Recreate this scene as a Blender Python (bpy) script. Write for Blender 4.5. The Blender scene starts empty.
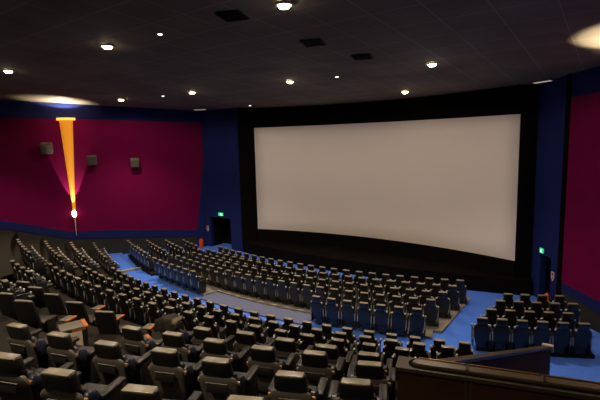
import bpy, bmesh, math, random
from mathutils import Vector, Matrix
random.seed(4)
SC = bpy.context.scene
COL = SC.collection
PI = math.pi
rad = math.radians

# ------------------------------------------------------------------ camera
F_PX, YAW, PITCH, ROLL = 442.61, 0.631048, 0.130709, -0.025496
CAM = Vector((10.8574, -20.3661, 6.7631))
fw = Vector((-math.sin(YAW)*math.cos(PITCH), math.cos(YAW)*math.cos(PITCH), -math.sin(PITCH)))
r0 = Vector((math.cos(YAW), math.sin(YAW), 0)); u0 = r0.cross(fw)
rt = math.cos(ROLL)*r0 + math.sin(ROLL)*u0
up = -math.sin(ROLL)*r0 + math.cos(ROLL)*u0
cd = bpy.data.cameras.new('camera'); cam = bpy.data.objects.new('camera', cd); COL.objects.link(cam)
cam.matrix_world = Matrix(((rt.x, up.x, -fw.x, CAM.x), (rt.y, up.y, -fw.y, CAM.y), (rt.z, up.z, -fw.z, CAM.z), (0, 0, 0, 1)))
cd.sensor_width = 36; cd.lens = F_PX/600*36; cd.clip_end = 200; cd.clip_start = 0.05
SC.camera = cam

def in_view(P, m=14):
    v = Vector(P)-CAM; z = v.dot(fw)
    if z < 0.5: return False
    x = 300+F_PX*v.dot(rt)/z; y = 200-F_PX*v.dot(up)/z
    return -m < x < 600+m and -m < y < 400+m+6

# ------------------------------------------------------------------ materials
def mat(name, col, rough=0.6, spec=0.5, metal=0.0, noise=0.0, nscale=20.0, bump=0.0, bscale=60.0, emit=None, estr=0.0, sheen=0.0, coat=0.0):
    m = bpy.data.materials.new(name); m.use_nodes = True
    nt = m.node_tree; b = nt.nodes['Principled BSDF']
    b.inputs['Base Color'].default_value = (*col, 1); b.inputs['Roughness'].default_value = rough
    b.inputs['Metallic'].default_value = metal; b.inputs['Specular IOR Level'].default_value = spec
    if coat:
        b.inputs['Coat Weight'].default_value = coat; b.inputs['Coat Roughness'].default_value = 0.35
    if sheen:
        b.inputs['Sheen Weight'].default_value = sheen; b.inputs['Sheen Roughness'].default_value = 0.45; b.inputs['Sheen Tint'].default_value = (1, 0.93, 0.82, 1)
    if emit:
        b.inputs['Emission Color'].default_value = (*emit, 1); b.inputs['Emission Strength'].default_value = estr
    tc = None
    if noise or bump:
        tc = nt.nodes.new('ShaderNodeTexCoord')
    if noise:
        n = nt.nodes.new('ShaderNodeTexNoise'); n.inputs['Scale'].default_value = nscale; n.inputs['Detail'].default_value = 4
        nt.links.new(tc.outputs['Object'], n.inputs['Vector'])
        mx = nt.nodes.new('ShaderNodeMix'); mx.data_type = 'RGBA'
        mx.inputs[6].default_value = (*[c*(1-noise) for c in col], 1); mx.inputs[7].default_value = (*[min(1, c*(1+noise)) for c in col], 1)
        nt.links.new(n.outputs['Fac'], mx.inputs[0]); nt.links.new(mx.outputs[2], b.inputs['Base Color'])
    if bump:
        n2 = nt.nodes.new('ShaderNodeTexNoise'); n2.inputs['Scale'].default_value = bscale; n2.inputs['Detail'].default_value = 3
        nt.links.new(tc.outputs['Object'], n2.inputs['Vector'])
        bp = nt.nodes.new('ShaderNodeBump'); bp.inputs['Strength'].default_value = bump; bp.inputs['Distance'].default_value = 0.01
        nt.links.new(n2.outputs['Fac'], bp.inputs['Height']); nt.links.new(bp.outputs['Normal'], b.inputs['Normal'])
    return m

M = {}
M['carpet'] = mat('blue_carpet', (0.075, 0.20, 0.80), 0.95, 0.1, noise=0.18, nscale=9, bump=0.25, bscale=300)
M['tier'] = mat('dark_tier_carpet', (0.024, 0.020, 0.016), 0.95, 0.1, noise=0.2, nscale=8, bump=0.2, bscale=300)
M['platform'] = mat('taupe_platform_vinyl', (0.26, 0.235, 0.19), 0.7, 0.3, noise=0.15, nscale=3)
M['greyplat'] = mat('grey_platform_vinyl', (0.125, 0.145, 0.25), 0.7, 0.3, noise=0.12, nscale=2.5)
M['nosing'] = mat('pale_step_nosing', (0.42, 0.37, 0.27), 0.6, 0.3)
M['magenta'] = mat('magenta_wall_fabric', (0.18, 0.0028, 0.062), 0.95, 0.1, noise=0.12, nscale=2.0, bump=0.2, bscale=200)
M['blue'] = mat('navy_wall_fabric', (0.016, 0.024, 0.135), 0.95, 0.1, noise=0.12, nscale=2.0, bump=0.2, bscale=200)
M['dado'] = mat('charcoal_dado_carpet', (0.042, 0.040, 0.036), 0.95, 0.1, noise=0.2, nscale=3)
M['black'] = mat('black_drape', (0.007, 0.0055, 0.005), 0.95, 0.05, noise=0.2, nscale=3)
M['stage'] = mat('black_stage_fabric', (0.006, 0.0045, 0.004), 0.95, 0.05, noise=0.35, nscale=1.2)
M['screen'] = mat('white_screen_vinyl', (0.83, 0.75, 0.68), 0.9, 0.1, noise=0.015, nscale=0.6)
M['leather'] = mat('black_leather', (0.008, 0.007, 0.006), 0.42, 0.7, bump=0.10, bscale=120, coat=0.25)
M['shell'] = mat('charcoal_seat_shell', (0.022, 0.020, 0.019), 0.40, 0.5, noise=0.1, nscale=6)
M['arm'] = mat('grey_arm_plastic', (0.32, 0.31, 0.29), 0.3, 0.5)
M['tip'] = mat('silver_arm_tip_and_glint', (0.62, 0.60, 0.56), 0.25, 0.6)  # arm tips; the same tone paints the glints on the seat shoulders
M['tophighlight'] = mat('highlight_brown_leather', (0.24, 0.205, 0.145), 0.32, 0.8, noise=0.15, nscale=20, coat=0.6)  # lamp highlight on black leather headrest tops, put into the colour
M['armdark'] = mat('dark_arm_leather', (0.02, 0.018, 0.017), 0.35, 0.5)
M['vleather'] = mat('brown_black_leather', (0.009, 0.0075, 0.006), 0.42, 0.7, bump=0.10, bscale=110, coat=0.25)
M['vshell'] = mat('grey_recliner_shell', (0.12, 0.105, 0.082), 0.42, 0.4, noise=0.12, nscale=5)
M['vwing'] = mat('navy_recliner_leather', (0.026, 0.030, 0.050), 0.35, 0.5, bump=0.1, bscale=110)
M['piping'] = mat('pale_piping', (0.20, 0.17, 0.13), 0.5, 0.4)
M['wingglint'] = mat('tan_wing_glint', (0.45, 0.24, 0.11), 0.4, 0.5, metal=0.5)  # tan tone painting the likely lamp highlight on recliner shoulders
M['metal'] = mat('dark_metal', (0.06, 0.06, 0.06), 0.4, 0.5, metal=0.8)
M['walnut'] = mat('dark_walnut_panel', (0.052, 0.022, 0.011), 0.7, 0.06, noise=0.35, nscale=2.2)
M['walnutcap'] = mat('worn_walnut_cap', (0.055, 0.037, 0.022), 0.42, 0.5, noise=0.3, nscale=5)
M['walnutrail'] = mat('polished_walnut_rail', (0.12, 0.082, 0.046), 0.35, 0.6, noise=0.2, nscale=6)
M['brass'] = mat('brass_strip', (0.55, 0.28, 0.10), 0.3, 0.5, metal=0.7)
M['tabletop'] = mat('grey_table_top', (0.14, 0.125, 0.095), 0.45, 0.4, noise=0.15, nscale=6)
M['tablebox'] = mat('black_table_side', (0.015, 0.012, 0.010), 0.6, 0.3)
M['orange'] = mat('orange_wood_edge', (0.50, 0.15, 0.035), 0.45, 0.4, noise=0.25, nscale=25)
M['card'] = mat('cream_menu_card', (0.72, 0.62, 0.46), 0.7, 0.2)
M['ink'] = mat('dark_ink', (0.10, 0.08, 0.06), 0.8, 0.1)
M['redink'] = mat('red_ink', (0.65, 0.08, 0.05), 0.7, 0.1)
M['red'] = mat('red_enamel', (0.85, 0.085, 0.03), 0.3, 0.5)
M['white'] = mat('white_sign_plastic', (0.75, 0.70, 0.68), 0.5, 0.3)
M['speaker'] = mat('grey_speaker_case', (0.115, 0.105, 0.08), 0.6, 0.3)
M['grille'] = mat('dark_speaker_grille', (0.06, 0.055, 0.045), 0.8, 0.2)
M['coat'] = mat('dark_coat_cloth', (0.03, 0.026, 0.02), 0.8, 0.2, bump=0.5, bscale=25)
M['coattrim'] = mat('tan_coat_trim', (0.15, 0.115, 0.075), 0.8, 0.2, noise=0.3, nscale=25)
M['vent'] = mat('black_vent', (0.006, 0.006, 0.006), 0.7, 0.2)
M['ring'] = mat('white_lamp_ring', (0.5, 0.45, 0.38), 0.5, 0.3)
M['lampglow'] = mat('lamp_lens', (1, 0.9, 0.75), 0.5, 0.3, emit=(1.0, 0.80, 0.52), estr=34)
M['pinglow'] = mat('small_lamp_lens', (1, 0.95, 0.9), 0.5, 0.3, emit=(1.0, 0.9, 0.78), estr=4)
M['slotglow'] = mat('slot_lamp_lens', (1, 0.9, 0.8), 0.5, 0.3, emit=(1.0, 0.85, 0.7), estr=0.42)
M['amber'] = mat('amber_sconce_glass', (0.8, 0.35, 0.05), 0.5, 0.3, emit=(1.0, 0.33, 0.016), estr=0.50)
M['ambertop'] = mat('bright_amber_rim', (0.9, 0.4, 0.1), 0.5, 0.3, emit=(1.0, 0.38, 0.05), estr=2.2)
M['bulb'] = mat('hot_bulb_glass', (1, 0.9, 0.7), 0.5, 0.3, emit=(1.0, 0.80, 0.50), estr=5)
M['spike'] = mat('pale_sconce_tip', (0.75, 0.62, 0.50), 0.35, 0.5)
M['green'] = mat('green_exit_glass', (0.02, 0.5, 0.25), 0.5, 0.3, emit=(0.02, 0.62, 0.24), estr=0.9)
M['greenwhite'] = mat('white_exit_mark', (0.8, 1, 0.9), 0.5, 0.3, emit=(0.55, 1.0, 0.75), estr=1.0)
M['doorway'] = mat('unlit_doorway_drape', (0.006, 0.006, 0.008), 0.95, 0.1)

# ceiling: dark painted tiles with faint grid
def ceiling_mat():
    m = bpy.data.materials.new('dark_tile_ceiling'); m.use_nodes = True
    nt = m.node_tree; b = nt.nodes['Principled BSDF']; b.inputs['Roughness'].default_value = 0.8
    b.inputs['Specular IOR Level'].default_value = 0.2
    tc = nt.nodes.new('ShaderNodeTexCoord')
    br = nt.nodes.new('ShaderNodeTexBrick'); br.offset = 0.0; br.inputs['Scale'].default_value = 1.0
    br.inputs['Brick Width'].default_value = 1.2; br.inputs['Row Height'].default_value = 1.2
    br.inputs['Mortar Size'].default_value = 0.016; br.inputs['Mortar Smooth'].default_value = 0.3
    br.inputs['Color1'].default_value = (0.223, 0.189, 0.155, 1); br.inputs['Color2'].default_value = (0.231, 0.196, 0.162, 1)
    br.inputs['Mortar'].default_value = (0.378, 0.330, 0.265, 1)
    nt.links.new(tc.outputs['Object'], br.inputs['Vector'])
    n = nt.nodes.new('ShaderNodeTexNoise'); n.inputs['Scale'].default_value = 0.5; n.inputs['Detail'].default_value = 5
    nt.links.new(tc.outputs['Object'], n.inputs['Vector'])
    mr = nt.nodes.new('ShaderNodeMapRange'); mr.inputs[1].default_value = 0.3; mr.inputs[2].default_value = 0.7
    mr.inputs[3].default_value = 0.75; mr.inputs[4].default_value = 1.15
    nt.links.new(n.outputs['Fac'], mr.inputs[0])
    mx = nt.nodes.new('ShaderNodeVectorMath'); mx.operation = 'SCALE'
    nt.links.new(br.outputs['Color'], mx.inputs[0]); nt.links.new(mr.outputs[0], mx.inputs['Scale'])
    nt.links.new(mx.outputs[0], b.inputs['Base Color'])
    return m
M['ceiling'] = ceiling_mat()

# ------------------------------------------------------------------ mesh helpers
def link_mesh(name, bm, mats, parent=None, smooth=False, angle=None):
    bmesh.ops.recalc_face_normals(bm, faces=bm.faces)
    me = bpy.data.meshes.new(name); bm.to_mesh(me); bm.free()
    for mm in (mats if isinstance(mats, (list, tuple)) else [mats]): me.materials.append(M[mm])
    if smooth:
        for p in me.polygons: p.use_smooth = True
        if angle:
            try: me.set_sharp_from_angle(angle=rad(angle))
            except Exception: pass
    o = bpy.data.objects.new(name, me); COL.objects.link(o)
    if parent is not None: o.parent = parent
    return o

def tag(o, label, cat, group=None, kind=None):
    if label: o['label'] = label
    if cat: o['category'] = cat
    if group: o['group'] = group
    if kind: o['kind'] = kind
    return o

def thing(name, label, cat, loc=(0, 0, 0), rotz=0.0, group=None):
    o = bpy.data.objects.new(name, None); COL.objects.link(o); o.empty_display_size = 0.2
    o.location = loc; o.rotation_euler = (0, 0, rotz)
    return tag(o, label, cat, group)

def add_box(bm, x0, x1, y0, y1, z0, z1, bev=0.0, seg=2, mi=0, rot=None, piv=None):
    b2 = bmesh.new()
    bmesh.ops.create_cube(b2, size=1.0)
    for v in b2.verts:
        v.co = Vector((x0+(v.co.x+0.5)*(x1-x0), y0+(v.co.y+0.5)*(y1-y0), z0+(v.co.z+0.5)*(z1-z0)))
    if bev:
        bmesh.ops.bevel(b2, geom=list(b2.edges), offset=bev, segments=seg, profile=0.5, affect='EDGES')
    if rot is not None:
        c = Vector(piv) if piv is not None else Vector(((x0+x1)/2, (y0+y1)/2, (z0+z1)/2))
        bmesh.ops.rotate(b2, verts=b2.verts, cent=c, matrix=rot)
    merge(bm, b2, mi)

def merge(bm, b2, mi=0):
    mp = {}
    for v in b2.verts: mp[v] = bm.verts.new(v.co)
    for f in b2.faces:
        try:
            nf = bm.faces.new([mp[v] for v in f.verts]); nf.material_index = mi
        except ValueError: pass
    b2.free()

def add_loft(bm, secs, n=20, e=3.2, mi=0):
    """secs: (z, cy, w, t) superellipse rings stacked in z, rounded end caps."""
    rings = []
    for (z, cy, w, t) in secs:
        ring = []
        for k in range(n):
            a = 2*PI*k/n; c, s = math.cos(a), math.sin(a)
            x = math.copysign(abs(c)**(2/e), c)*w/2; y = math.copysign(abs(s)**(2/e), s)*t/2
            ring.append(bm.verts.new((x, cy+y, z)))
        rings.append(ring)
    for a, b in zip(rings, rings[1:]):
        for k in range(n):
            f = bm.faces.new((a[k], a[(k+1) % n], b[(k+1) % n], b[k])); f.material_index = mi
    bm.faces.new(rings[0][::-1]).material_index = mi; bm.faces.new(rings[-1]).material_index = mi

def add_cyl(bm, p0, p1, ra, rb=None, n=16, mi=0):
    p0, p1 = Vector(p0), Vector(p1); d = p1-p0; rb = ra if rb is None else rb
    q = d.to_track_quat('Z', 'Y'); rings = []
    for p, r in ((p0, ra), (p1, rb)):
        rings.append([bm.verts.new(p+q @ Vector((math.cos(2*PI*k/n)*r, math.sin(2*PI*k/n)*r, 0))) for k in range(n)])
    for k in range(n):
        bm.faces.new((rings[0][k], rings[0][(k+1) % n], rings[1][(k+1) % n], rings[1][k])).material_index = mi
    bm.faces.new(rings[0][::-1]).material_index = mi; bm.faces.new(rings[1]).material_index = mi

def add_prism(bm, pts, z0, z1, mi=0):
    """vertical prism over plan polygon; z0/z1 numbers or per-vertex lists"""
    n = len(pts)
    za = z0 if isinstance(z0, (list, tuple)) else [z0]*n
    zb = z1 if isinstance(z1, (list, tuple)) else [z1]*n
    A = [bm.verts.new((p[0], p[1], za[i])) for i, p in enumerate(pts)]
    B = [bm.verts.new((p[0], p[1], zb[i])) for i, p in enumerate(pts)]
    for k in range(n):
        bm.faces.new((A[k], A[(k+1) % n], B[(k+1) % n], B[k])).material_index = mi
    bm.faces.new(A[::-1]).material_index = mi; bm.faces.new(B).material_index = mi

CX, CY = -2.0, 19.0
def pol(r, a):
    a = rad(a); return Vector((CX+r*math.sin(a), CY-r*math.cos(a)))

def add_sector(bm, ra, rb, a0, a1, zb, zt_a, zt_b=None, step=1.0, mi=0):
    """annular sector solid; a0/a1 numbers or functions of r; top z from zt_a (at ra) to zt_b (at rb)"""
    zt_b = zt_a if zt_b is None else zt_b
    A0 = a0 if callable(a0) else (lambda r: a0); A1 = a1 if callable(a1) else (lambda r: a1)
    n = max(2, int(abs(A1(ra)-A0(ra))/step)+1)
    cols = []
    for k in range(n+1):
        t = k/n; pa = pol(ra, A0(ra)+(A1(ra)-A0(ra))*t); pb = pol(rb, A0(rb)+(A1(rb)-A0(rb))*t)
        cols.append([bm.verts.new((pa.x, pa.y, zb)), bm.verts.new((pa.x, pa.y, zt_a)), bm.verts.new((pb.x, pb.y, zt_b)), bm.verts.new((pb.x, pb.y, zb))])
    for a, b in zip(cols, cols[1:]):
        for i in range(4):
            bm.faces.new((a[i], a[(i+1) % 4], b[(i+1) % 4], b[i])).material_index = mi
    bm.faces.new(cols[0]).material_index = mi; bm.faces.new(cols[-1][::-1]).material_index = mi

def struct(name, bm, mats, **k):
    o = link_mesh(name, bm, mats, **k); o['kind'] = 'structure'; return o

def copy_thing(root, loc, rotz, label=None, group=None):
    r = root.copy(); COL.objects.link(r); r.location = loc; r.rotation_euler = (0, 0, rotz)
    if label: r['label'] = label
    if group: r['group'] = group
    for ch in list(root.children):
        c = ch.copy(); COL.objects.link(c); c.parent = r
        for g in list(ch.children):
            d = g.copy(); COL.objects.link(d); d.parent = c
    return r

# ------------------------------------------------------------------ room shell
A_ = Vector((-14.74, -5.4)); DL = Vector((math.sin(rad(35)), math.cos(rad(35)))); NL = Vector((DL.y, -DL.x))     # left wall line, NL into the room
O_ = Vector((9.2, -1.3)); DR = Vector((math.sin(rad(43)), -math.cos(rad(43)))); NR = Vector((DR.y, -DR.x))       # right wall line, NR into the room
def ceil_z(y): return 8.85-0.07*y
def lw(s, z, off=0.0): q = A_+DL*s+NL*off; return Vector((q.x, q.y, z))
def rw(t, z, off=0.0): q = O_+DR*t+NR*off; return Vector((q.x, q.y, z))

bm = bmesh.new()
add_prism(bm, [(-36, -34), (40, -34), (40, 4), (-36, 4)], -0.3, 0.0)
struct('floor', bm, 'carpet')
bm = bmesh.new()
V = [bm.verts.new((x, y, ceil_z(y)+d)) for d in (0, 0.2) for (x, y) in ((-36, -34), (40, -34), (40, 4), (-36, 4))]
for f in ((0, 1, 2, 3), (7, 6, 5, 4), (0, 4, 5, 1), (1, 5, 6, 2), (2, 6, 7, 3), (3, 7, 4, 0)): bm.faces.new([V[i] for i in f])
struct('ceiling', bm, 'ceiling')

def zones_wall(name, P, zones, slab, th=0.25):
    """P(s,z,off) places a wall point; zones: (list of (s,z), material index); slab: (s0,s1,z0,z1)"""
    bm = bmesh.new()
    s0, s1, z0, z1 = slab
    c = [P(s, z, o) for o in (0, -th) for (s, z) in ((s0, z0), (s1, z0), (s1, z1), (s0, z1))]
    V = [bm.verts.new(v) for v in c]
    for f in ((0, 1, 2, 3), (7, 6, 5, 4), (0, 4, 5, 1), (1, 5, 6, 2), (2, 6, 7, 3), (3, 7, 4, 0)): bm.faces.new([V[i] for i in f])
    for poly, mi in zones:
        a = [bm.verts.new(P(s, z, 0.02)) for s, z in poly]; b = [bm.verts.new(P(s, z, -0.01)) for s, z in poly]
        n = len(poly)
        bm.faces.new(a).material_index = mi
        for k in range(n): bm.faces.new((a[k], a[(k+1) % n], b[(k+1) % n], b[k])).material_index = mi
    return struct(name, bm, ['dado', 'blue', 'magenta'])

mb = [(-26, 8.2), (-5.9, 2.72), (-4.0, 2.21), (-2.35, 1.73), (0.05, 1.60), (5.27, 1.15)]
bb = [(-26, 7.7), (-5.9, 2.22), (-4.1, 1.74), (-2.3, 1.25), (0.02, 1.09), (5.22, 0.72)]
mt = [(6.19, 8.16), (-0.1, 8.39), (-5.3, 8.55), (-26, 9.2)]
top = [(-26, 11.5), (6.3, 11.5)]
zones_wall('wall_left', lw, [
    (mb+mt, 2), (bb+mb[::-1], 1), (mt[::-1][0:1]+mt[::-1][1:]+[(6.3, 9.6), (-26, 11.5)], 1),
    ([(5.16, 0), (6.3, 0), (6.3, 8.9), (6.19, 8.16), (5.27, 1.15), (5.22, 0.72)], 1)], (-26, 6.3, 0, 11.5))
mbr = [(0, 1.19), (3.0, 1.06), (32, 8.2)]; bbr = [(0, 0.86), (3.0, 0.56), (32, 7.7)]; mtr = [(32, 9.2), (0, 8.10)]
zones_wall('wall_right', rw, [(mbr+mtr, 2), (bbr+mbr[::-1], 1), ([(0, 8.10), (32, 9.2), (32, 11.5), (0, 9.4)], 1)], (0, 32, 0, 11.5))
bm = bmesh.new(); add_prism(bm, [(-33, -29.4), (38, -29.4), (38, -29.0), (-33, -29.0)], 0, 11.6); struct('wall_back', bm, 'dado')

# front walls: blue piece with doorway on the sconce side, angled blue piece with doorway on the other side
YB = -0.6
def door_wall(name, P, s0, s1, d0, d1, dh, zt, doorname):
    bm = bmesh.new()
    def blk(a, b, z0, z1, o0=-0.25, o1=0.0):
        V = [bm.verts.new(P(s, z, o)) for o in (o1, o0) for (s, z) in ((a, z0), (b, z0), (b, z1), (a, z1))]
        for f in ((0, 1, 2, 3), (7, 6, 5, 4), (0, 4, 5, 1), (1, 5, 6, 2), (2, 6, 7, 3), (3, 7, 4, 0)): bm.faces.new([V[i] for i in f])
    blk(s0, d0, 0, zt); blk(d1, s1, 0, zt); blk(d0, d1, dh, zt)
    w = struct(name, bm, 'blue')
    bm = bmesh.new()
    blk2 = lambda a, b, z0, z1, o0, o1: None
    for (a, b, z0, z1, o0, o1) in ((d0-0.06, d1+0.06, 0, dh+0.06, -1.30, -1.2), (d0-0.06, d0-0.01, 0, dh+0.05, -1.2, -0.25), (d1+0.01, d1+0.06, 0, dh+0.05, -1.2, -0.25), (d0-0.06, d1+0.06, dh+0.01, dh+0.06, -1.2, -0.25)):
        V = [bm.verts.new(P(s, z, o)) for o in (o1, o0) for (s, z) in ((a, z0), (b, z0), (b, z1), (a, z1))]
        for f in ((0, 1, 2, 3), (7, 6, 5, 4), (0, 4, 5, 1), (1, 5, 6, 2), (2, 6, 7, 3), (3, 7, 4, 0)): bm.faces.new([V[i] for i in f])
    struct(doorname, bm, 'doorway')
PB = lambda s, z, o: Vector((s, YB-o, z))
door_wall('wall_front_left', PB, -11.6, -8.1, -10.97, -9.12, 2.02, 9.4, 'door_1')
B0 = Vector((7.95, 0.35)); DB = Vector((0.588, -0.809)); NB = Vector((-0.809, -0.588))
def PA(s, z, o): q = B0+DB*s+NB*o; return Vector((q.x, q.y, z))
door_wall('wall_front_right', PA, 0.0, 1.95, 0.66, 1.42, 1.93, 9.4, 'door_2')
bm = bmesh.new(); add_prism(bm, [(9.06, -1.36), (9.24, -1.36), (9.24, -1.15), (9.06, -1.15)], 0, 9.3); struct('trim_1', bm, 'black')
# black surround of the screen
bm = bmesh.new()
add_prism(bm, [(-8.12, -0.62), (-7.36, -0.02), (-7.36, 0.3), (-8.12, 0.1)], 0, 9.3)
add_prism(bm, [(7.36, -0.02), (7.95, 0.35), (7.95, 0.65), (7.36, 0.3)], 0, 9.3)
struct('trim_2', bm, 'black')
W, H, SAG, ZB = 14.67, 6.2308, 1.1455, 1.44
RS = (W*W/4+SAG*SAG)/(2*SAG)
def scr(t, off=0.0):
    x = t*W/2; y = math.sqrt(RS*RS-x*x)-(RS-SAG)
    n = Vector((-x, -(y+RS-SAG))).normalized()
    return Vector((x, y))+n*off
def band(bm, z0, z1, off0, off1, n=48, t0=-1.0, t1=1.0, mi=0):
    cols = []
    for k in range(n+1):
        t = t0+(t1-t0)*k/n; a = scr(t, off0); b = scr(t, off1)
        cols.append([bm.verts.new((a.x, a.y, z0)), bm.verts.new((a.x, a.y, z1)), bm.verts.new((b.x, b.y, z1)), bm.verts.new((b.x, b.y, z0))])
    for a, b in zip(cols, cols[1:]):
        for i in range(4): bm.faces.new((a[i], b[i], b[(i+1) % 4], a[(i+1) % 4])).material_index = mi
    bm.faces.new(cols[0]); bm.faces.new(cols[-1][::-1])
bm = bmesh.new(); band(bm, ZB+H+0.02, 9.25, 0.05, -0.2); band(bm, 0.6, ZB-0.06, 0.03, -0.2); struct('wall_front', bm, 'black')
bm = bmesh.new(); add_prism(bm, [(-8.1, -0.6), (-6, -1.1), (-2, -1.3), (2, -1.15), (5, -0.75), (7, -0.3), (8.0, 0.0), (8.0, 1.7), (-8.1, 1.7)], 0.0, 0.70); struct('trim_3', bm, 'stage')
bm = bmesh.new(); add_prism(bm, [(-12.5, 2.6), (10.5, 2.6), (10.5, 2.8), (-12.5, 2.8)], 0, 9.3); struct('wall_behind_screen', bm, 'black')

# screen (a thing: sheet plus black edge frame)
sc_ = thing('projection_screen', 'huge blank white curved cinema screen hanging above the black stage front', 'screen', (0, 0.8, ZB))
bm = bmesh.new(); band(bm, 0, H, 0.0, -0.03)
for v in bm.verts: v.co.y -= 0.8
link_mesh('screen_sheet', bm, 'screen', sc_)
bm = bmesh.new(); band(bm, -0.05, -0.005, 0.03, -0.04); band(bm, H+0.005, H+0.05, 0.03, -0.04)
for v in bm.verts: v.co.y -= 0.8
link_mesh('screen_frame', bm, 'black', sc_)

# ------------------------------------------------------------------ seating platforms and terraces
def ang_lwall(r):       # polar angle where radius r meets the left wall
    best = -31
    for k in range(600):
        s = -18+k*0.04; q = A_+DL*s
        if abs(math.hypot(q.x-CX, q.y-CY)-r) < 0.05:
            return math.degrees(math.atan2(q.x-CX, CY-q.y))-0.2
    return best
F0 = Vector((9.5, -7.25)); F1 = Vector((8.52, -14.3))          # stairwell side wall line
def ang_f(r):
    for k in range(400):
        q = F0+(F1-F0)*(k/400*1.02)
        if abs(math.hypot(q.x-CX, q.y-CY)-r) < 0.03:
            return math.degrees(math.atan2(q.x-CX, CY-q.y))
    return 23.6 if r < 29 else 17.4
RK = [28.95, 30.35, 31.75, 33.1, 34.5, 35.95, 37.5]
FK = [0.05+0.48*k for k in range(9)]
WK = [28.6, 29.85, 31.1, 32.3, 33.55, 34.8, 36.05, 37.3, 38.55, 39.8]
RX = RK+[RK[6]+1.45*i for i in range(1, 4)]
split = lambda r: -14.0+(r-29.0)*0.85
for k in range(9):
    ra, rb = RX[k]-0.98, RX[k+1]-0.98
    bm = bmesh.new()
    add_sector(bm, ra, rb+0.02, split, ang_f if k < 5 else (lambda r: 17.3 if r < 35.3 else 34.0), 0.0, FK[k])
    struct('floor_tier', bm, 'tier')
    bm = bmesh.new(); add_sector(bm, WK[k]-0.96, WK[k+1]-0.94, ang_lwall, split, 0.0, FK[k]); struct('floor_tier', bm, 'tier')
ZP = lambda r: max(0.012, 0.12*(r-22.0)/4.9)
def block(name, ra, rb, a0, a1, m, ex=0.0):
    bm = bmesh.new(); add_sector(bm, ra, rb, a0, a1, -0.05, ZP(ra)+ex, ZP(rb)+ex); return struct(name, bm, m)
block('floor_platform', 22.0, 25.95, -13.0, lambda r: 17.6+max(0, (26.7-r))*0.78, 'platform')
block('floor_platform', 25.95, 26.64, -12.9, -4.1, 'platform'); block('floor_platform', 25.95, 26.54, 7.95, 17.5, 'platform')
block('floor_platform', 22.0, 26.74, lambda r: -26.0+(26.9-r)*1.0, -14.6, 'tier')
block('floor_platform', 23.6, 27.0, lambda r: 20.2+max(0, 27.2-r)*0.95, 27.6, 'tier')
bm = bmesh.new(); add_sector(bm, 25.97, 26.95, -4.05, 7.9, -0.05, 0.06); struct('floor_landing', bm, 'greyplat')
bm = bmesh.new(); add_sector(bm, 25.84, 25.95, -4.1, 7.95, 0.05, ZP(25.9)+0.03); struct('trim_4', bm, 'nosing')
bm = bmesh.new(); add_sector(bm, 27.0, 27.95, ang_lwall, -18.3, -0.05, 0.10); struct('floor_landing', bm, 'carpet')
bm = bmesh.new(); add_sector(bm, 26.7, 27.96, -18.45, -18.05, 0.0, 0.115); struct('trim_5', bm, 'nosing')

# ------------------------------------------------------------------ seats
def superbox(bm, x0, x1, y0, y1, z0, z1, bev, **k): add_box(bm, x0, x1, y0, y1, z0, z1, bev, **k)

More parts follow.
